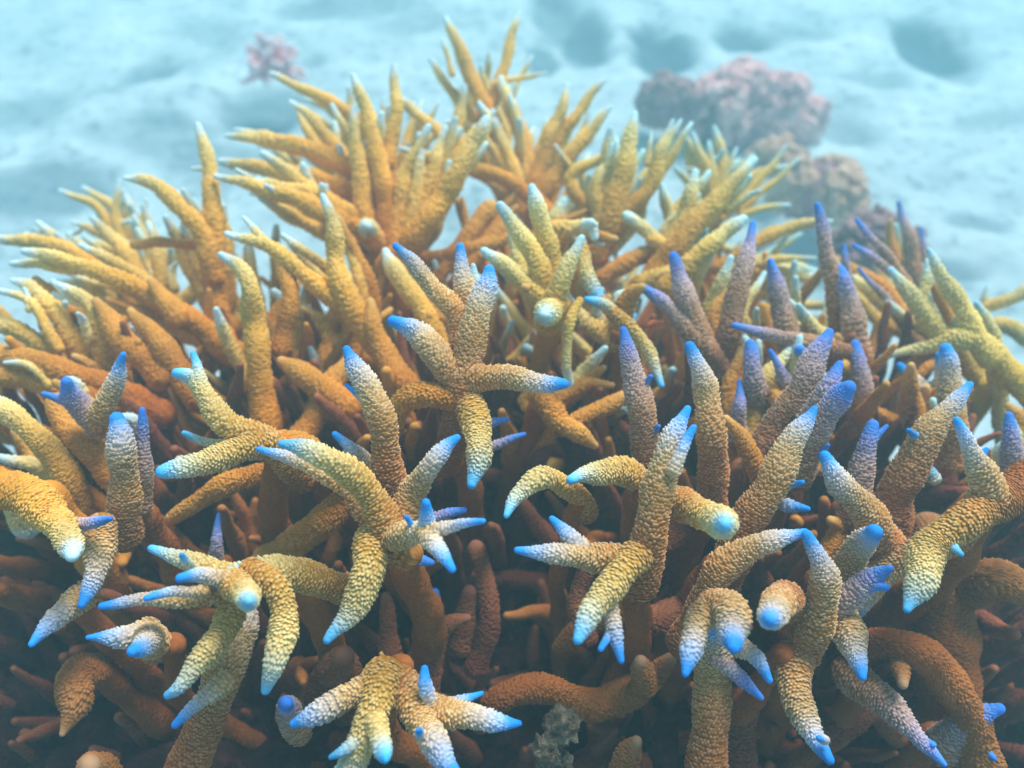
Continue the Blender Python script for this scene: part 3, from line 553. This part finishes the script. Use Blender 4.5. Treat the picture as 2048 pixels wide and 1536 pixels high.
coral('broad rusty coral arms spreading left under the pale tipped fingers', .68, 'rust', (260, 800), [
 '330 830 90 2, 230 780 80 1, 120 740 70 0, -30 700 60 0', '280 820 80 1, 170 790 66 0, 60 760 60 0, -40 750 50 0', '330 760 84 2, 250 680 76 2, 190 600 26 3', '@gold 100 770 26 -1, 60 730 20 -1, 8 725 12 -1',
 '400 800 84 2, 330 700 74 2, 260 620 26 3', '360 640 70 4, 300 560 24 5'], rw=90, tl=.003)
coral('wide brown coral boughs crossing low in the middle left', .68, 'rust', (640, 800), [
 '700 820 90 0, 620 760 80 0, 560 720 30 1', '820 780 70 0, 760 690 66 1, 740 600 26 2', '600 880 80 0, 660 780 70 1, 690 720 28 2', '@gold 880 700 60 4, 850 620 66 4, 800 560 60 5, 770 500 24 6', '880 640 44 4, 860 560 20 4'], rw=90, tl=.002)
coral('brown coral boughs in half shade behind the fan of pale fingers', .84, 'rust', (900, 560), [
 '870 560 60 0, 930 480 60 1, 985 410 56 2', '930 540 50 0, 1000 460 46 1, 1030 440 30 2', '850 520 50 0, 930 500 46 0, 1040 470 40 1', '1200 560 60 0, 1260 520 56 0, 1310 500 40 0', '1250 600 40 0, 1290 560 44 0, 1370 545 44 0'], rw=60, tl=.002)
# ---- low dark arches ------------------------------------------------------------
coral('smooth orange brown coral arch at the bottom right of centre', .55, 'umber', (1240, 1400), [
 '960 1450 60 2, 1000 1395 76 0, 1090 1380 84 0, 1190 1410 90 0, 1270 1380 88 1, 1345 1315 40 1', '1290 1370 80 0, 1280 1320 40 -2', '1120 1300 60 4, 1190 1240 70 3, 1270 1220 80 2'], root=False, tl=.002)
coral('short brown coral stub with two pale dots under the orange brown arch', .52, 'umber', (1250, 1560), ['1230 1600 90 1, 1250 1520 76 0, 1275 1480 36 -1'], root=False, tl=.003)
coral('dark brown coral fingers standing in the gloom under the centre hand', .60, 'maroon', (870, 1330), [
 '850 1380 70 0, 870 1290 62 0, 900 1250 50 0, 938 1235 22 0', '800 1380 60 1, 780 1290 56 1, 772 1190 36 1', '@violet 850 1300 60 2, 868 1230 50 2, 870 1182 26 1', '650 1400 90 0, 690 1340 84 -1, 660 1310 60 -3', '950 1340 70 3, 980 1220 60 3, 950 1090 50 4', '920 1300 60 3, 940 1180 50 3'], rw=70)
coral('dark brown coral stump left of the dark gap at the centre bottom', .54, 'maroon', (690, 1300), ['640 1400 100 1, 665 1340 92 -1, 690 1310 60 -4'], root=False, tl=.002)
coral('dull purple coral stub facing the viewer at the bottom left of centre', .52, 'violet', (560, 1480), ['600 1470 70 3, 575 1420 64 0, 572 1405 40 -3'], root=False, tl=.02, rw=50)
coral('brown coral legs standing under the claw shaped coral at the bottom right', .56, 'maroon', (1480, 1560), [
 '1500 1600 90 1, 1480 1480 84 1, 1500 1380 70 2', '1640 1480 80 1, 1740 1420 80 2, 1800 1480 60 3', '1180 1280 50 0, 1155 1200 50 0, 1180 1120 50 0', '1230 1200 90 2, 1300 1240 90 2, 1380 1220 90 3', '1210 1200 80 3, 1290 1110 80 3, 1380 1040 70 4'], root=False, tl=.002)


# ------------------------------------------------------------------ shaded undergrowth clumps
def undergrowth():
    yl = [0, 250, 330, 350, 400, 450, 600, 760, 950, 1100, 1300, 1500, 1700, 1900, 2048]
    yv = [640, 690, 790, 800, 760, 540, 520, 520, 510, 490, 500, 560, 680, 800, 820]
    r = random.Random(11); out = []
    for gy in range(430, 1660, 84):
        for gx in range(-30, 2110, 112):
            x = gx + r.uniform(-45, 45); y = gy + r.uniform(-35, 35)
            if y < np.interp(x, yl, yv): continue
            if 930 < x < 1180 and 1020 < y < 1340: continue
            out.append((x, y))
    return out
def fillD(y): return float(np.interp(y, [200, 450, 600, 750, 950, 1150, 1536], [1.09, .96, .81, .69, .61, .575, .58]))
r = random.Random(5)
for (x, y) in undergrowth():
    D = fillD(y) + r.uniform(0.0, 0.07)
    p = at(x, y, D)
    base = p + np.array((0, 0.03, -0.22))
    if y > 880:
        base = base + np.array((0, 0.01, -0.05 if y > 1100 else -0.025))
        if r.random() < (0.22 if 300 < x < 1750 else 0.0): continue
    reg = 'left' if x < 600 else ('middle' if x < 1300 else 'right')
    back = y < 730
    if back: v = ('gold' if x < 1150 else 'olive') if r.random() < .7 else 'rust'; lab = {'left': 'short golden branches with small pale tips low between the taller corals, back left', 'middle': 'short golden branches with small pale tips low between the taller corals, back middle', 'right': 'short olive branches with small pale tips low between the taller corals, back right'}[reg]
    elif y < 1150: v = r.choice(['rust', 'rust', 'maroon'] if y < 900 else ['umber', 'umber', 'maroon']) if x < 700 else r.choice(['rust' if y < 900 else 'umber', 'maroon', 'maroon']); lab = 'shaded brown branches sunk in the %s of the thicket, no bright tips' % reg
    else: v = 'maroon'; lab = 'dark maroon branches in deep shade at the bottom %s of the thicket' % reg  # deep shade at the bottom is painted in by the darker coral colour
    e = tag(empty('staghorn_coral', base), lab, 'coral', 'shaded branches deep in the thicket')
    nbz = r.choice((5, 6)) if y < 850 else r.choice((3, 4)); a0 = r.uniform(0, 6.28)
    for k in range(nbz):
        a = a0 + k * 6.283 / nbz + r.uniform(-.5, .5); ti = r.uniform(0.25, 1.25)
        L_ = r.uniform(0.11, 0.19)
        dv = np.array((math.cos(a) * math.sin(ti), math.sin(a) * math.sin(ti), math.cos(ti)))
        up = np.array((0, 0, 1.)); kk = np.array((r.uniform(-.012, .012), r.uniform(-.012, .012), 0))
        rb = r.uniform(.008, .0125)
        lift = .20 - L_ * .55; P = [base + up * r.uniform(0, .03), base + up * lift * .5 + dv * L_ * .2, base + up * lift * .85 + dv * L_ * .62 + kk, base + up * lift + dv * L_ + kk * .5]
        NB += 1
        branch(P, [rb * 1.2, rb, rb * .85, rb * .38], M[v], e, base, NB * 1.91, 2.1, tip=back and v != 'rust', td0=0 if back and v != 'rust' else .03, tiplen=.014, bh=0.9)

# ------------------------------------------------------------------ lumpy soft corals and small things
def ico(sub):
    import bmesh
    bm = bmesh.new(); bmesh.ops.create_icosphere(bm, subdivisions=sub, radius=1)
    V = np.array([v.co[:] for v in bm.verts]); F = np.array([[v.index for v in f.verts] for f in bm.faces]); bm.free(); return V, F
ICO3, ICO4 = ico(3), ico(4)
def lumpy(c, rad, seed, res=ICO3, amp=.35, sc=2.2):
    V, F = res; V = V.copy()
    d = np.array([noise.fractal(Vector(v * sc) + Vector((seed, seed * .7, 0)), 1.0, 2.0, 4) for v in V])
    return V * (1 + amp * d)[:, None] * np.array(rad) + c, F
def join(parts):
    Vs = []; Fs = []; o = 0
    for V, F in parts: Vs.append(V); Fs.append(F + o); o += len(V)
    return np.vstack(Vs), np.vstack(Fs)
def softcoral(label, cx, cy, wpx, hpx, lobes, mats, seed, name='soft_coral', lobe_px=26, dist=None):
    """a cushion of many stubby lobes standing on the sand"""
    g = gp(cx, cy + hpx * .45) if dist is None else at(cx, cy + hpx * .45, dist)
    d = float(np.dot(g - np.array((0, 0, CAMZ)), FW))
    W_, H_ = wpx / FPX * d / 2, hpx / FPX * d / 2
    c = g + np.array((0, H_ * .8, H_ * .35)); r = random.Random(seed)
    e = tag(empty(name, g - np.array((0, 0, 0.02))), label, 'coral')
    V, F = lumpy(c, (W_ * .8, H_ * .9, H_ * .8), seed, ICO4, .3, 2.5)
    mesh_obj('base', V, F, mats[0], e, loc=tuple(e.location))
    ls = []
    for i in range(lobes):
        a = r.uniform(0, 6.283); zz = r.uniform(-.25, 1); q = math.sqrt(1 - zz * zz)
        n = np.array((math.cos(a) * q, math.sin(a) * q, zz))
        p = c + n * np.array((W_ * .84, H_ * .95, H_ * .85)) * r.uniform(.85, 1.05) * (1 + .22 * math.sin(a * 3 + seed) * q)
        lr = lobe_px / FPX * d / 2 * r.uniform(.7, 1.35)
        ls.append(lumpy(p, (lr, lr, lr * 1.15), seed + i * 1.3, ICO3, .6, 1.8))
    V, F = join(ls)
    tag(mesh_obj('lobes', V, F, mats[1], e, loc=tuple(e.location)), None, kind='stuff')
    return e
pk = lump_mat('soft_pink', [(.32, (.56, .30, .33)), (.5, (.76, .44, .42)), (.68, (.90, .66, .58))], 30)
pk0 = lump_mat('soft_pink_dark', [(.3, (.26, .14, .18)), (.7, (.44, .25, .26))], 20)
br = lump_mat('soft_brown', [(.32, (.36, .23, .17)), (.5, (.58, .38, .26)), (.68, (.76, .56, .38))], 34)
pu = lump_mat('soft_purple', [(.32, (.18, .10, .12)), (.5, (.32, .19, .19)), (.68, (.46, .31, .28))], 30)
softcoral('large pinkish cauliflower shaped soft coral on the pale sand, back right', 1500, 205, 300, 200, 260, (pk0, pk), 3.1, lobe_px=30, dist=2.0)
softcoral('smaller purplish soft coral mound touching the pink one on its left', 1335, 195, 130, 110, 90, (pk0, pu), 8.4, lobe_px=26, dist=1.95)
softcoral('knobbly brown soft coral mound on the slope at the right', 1655, 375, 210, 150, 170, (pk0, br), 5.2, lobe_px=26, dist=1.62)
softcoral('small brown soft coral tuft between the pink cauliflower coral and the brown mound', 1560, 310, 120, 80, 60, (pk0, br), 12.2, lobe_px=22, dist=1.75)
softcoral('dim soft coral mound behind the dark double spire', 1760, 490, 190, 160, 90, (pk0, pu), 9.9, lobe_px=30, dist=1.30)

# small pink branching coral far on the sand
pm = coral_mat('pink_pale', [(0, (.95, .85, .88)), (.012, (1, .60, .60)), (.035, (1, .28, .30)), (.1, (.95, .18, .22))], (.95, .8, .8), .8)
M['pink'] = pm
D = 2.15; p0 = at(540, 125, D)
e = tag(empty('branching_coral', p0 - np.array((0, 0, .07))), 'small pink branching coral with white tips alone on the sand, upper left', 'coral')
r = random.Random(4)
for i in range(60):
    a = r.uniform(0, 6.283); ti = r.uniform(.1, 2.0); L_ = r.uniform(.05, .085)
    dv = np.array((math.cos(a) * math.sin(ti), math.sin(a) * math.sin(ti), math.cos(ti)))
    s_ = p0 - np.array((0, 0, .015)) + dv * .01
    k = np.array((r.uniform(-.012, .012), r.uniform(-.012, .012), r.uniform(-.005, .012)))
    branch([s_, s_ + dv * L_ * .5 + k, s_ + dv * L_], [.010, .010, .0085], pm, e, p0 - np.array((0, 0, .07)), 300 + i * 3.3, 1.6, tiplen=.012, bh=1.3, pitch=.006)

# grey stub of dead coral in the front, overgrown
gm = lump_mat('dead_grey', [(.3, (.14, .10, .06)), (.5, (.34, .27, .17)), (.7, (.60, .50, .36))], 120, bump=.8)
c = at(1108, 1470, .50)
V1 = lumpy(at(1125, 1450, .50), (.0105, .010, .010), 2.2, ICO4, .5, 2.5); V2 = lumpy(at(1092, 1500, .50), (.009, .009, .012), 4.4, ICO4, .5, 2.5); V3 = lumpy(at(1118, 1530, .51), (.008, .008, .014), 6.1, ICO4, .4, 2.5)
V, F = join([V1, V2, V3]); tag(mesh_obj('coral_stub', V, F, gm, loc=tuple(c)), 'knobbly grey stub of dead coral under the orange brown arch', 'dead coral')
om = lump_mat('orange_sponge', [(.3, (.55, .12, .03)), (.7, (.95, .34, .12))], 80)
c = at(1312, 652, .70)
V, F = join([lumpy(c, (.007, .006, .006), 1.5, ICO3, .4, 2), lumpy(c + np.array((-.004, 0, -.009)), (.005, .005, .007), 3.5, ICO3, .4, 2)])
tag(mesh_obj('sponge', V, F, om, loc=tuple(c)), 'tiny orange sponge lodged deep between the dark coral branches', 'sponge')


# ------------------------------------------------------------------ the water's haze
hb = np.array([(x, y, z) for z in (-1.3, 1.75) for y in (-1.6, 14.5) for x in (-7.5, 7.5)], float)
hf = [(0, 2, 3, 1), (4, 5, 7, 6), (0, 1, 5, 4), (2, 6, 7, 3), (0, 4, 6, 2), (1, 3, 7, 5)]
hm = bpy.data.materials.new('water_haze'); hm.use_nodes = True; nt = hm.node_tree
nt.nodes.remove(nt.nodes['Principled BSDF'])
pv = N(nt, 'ShaderNodeVolumePrincipled'); pv.inputs['Color'].default_value = (*HAZE_C, 1); pv.inputs['Density'].default_value = HAZE_D; pv.inputs['Anisotropy'].default_value = 0.35
nt.links.new(pv.outputs[0], nt.nodes['Material Output'].inputs['Volume'])
h = mesh_obj('haze', hb, hf, hm); tag(h, kind='stuff')
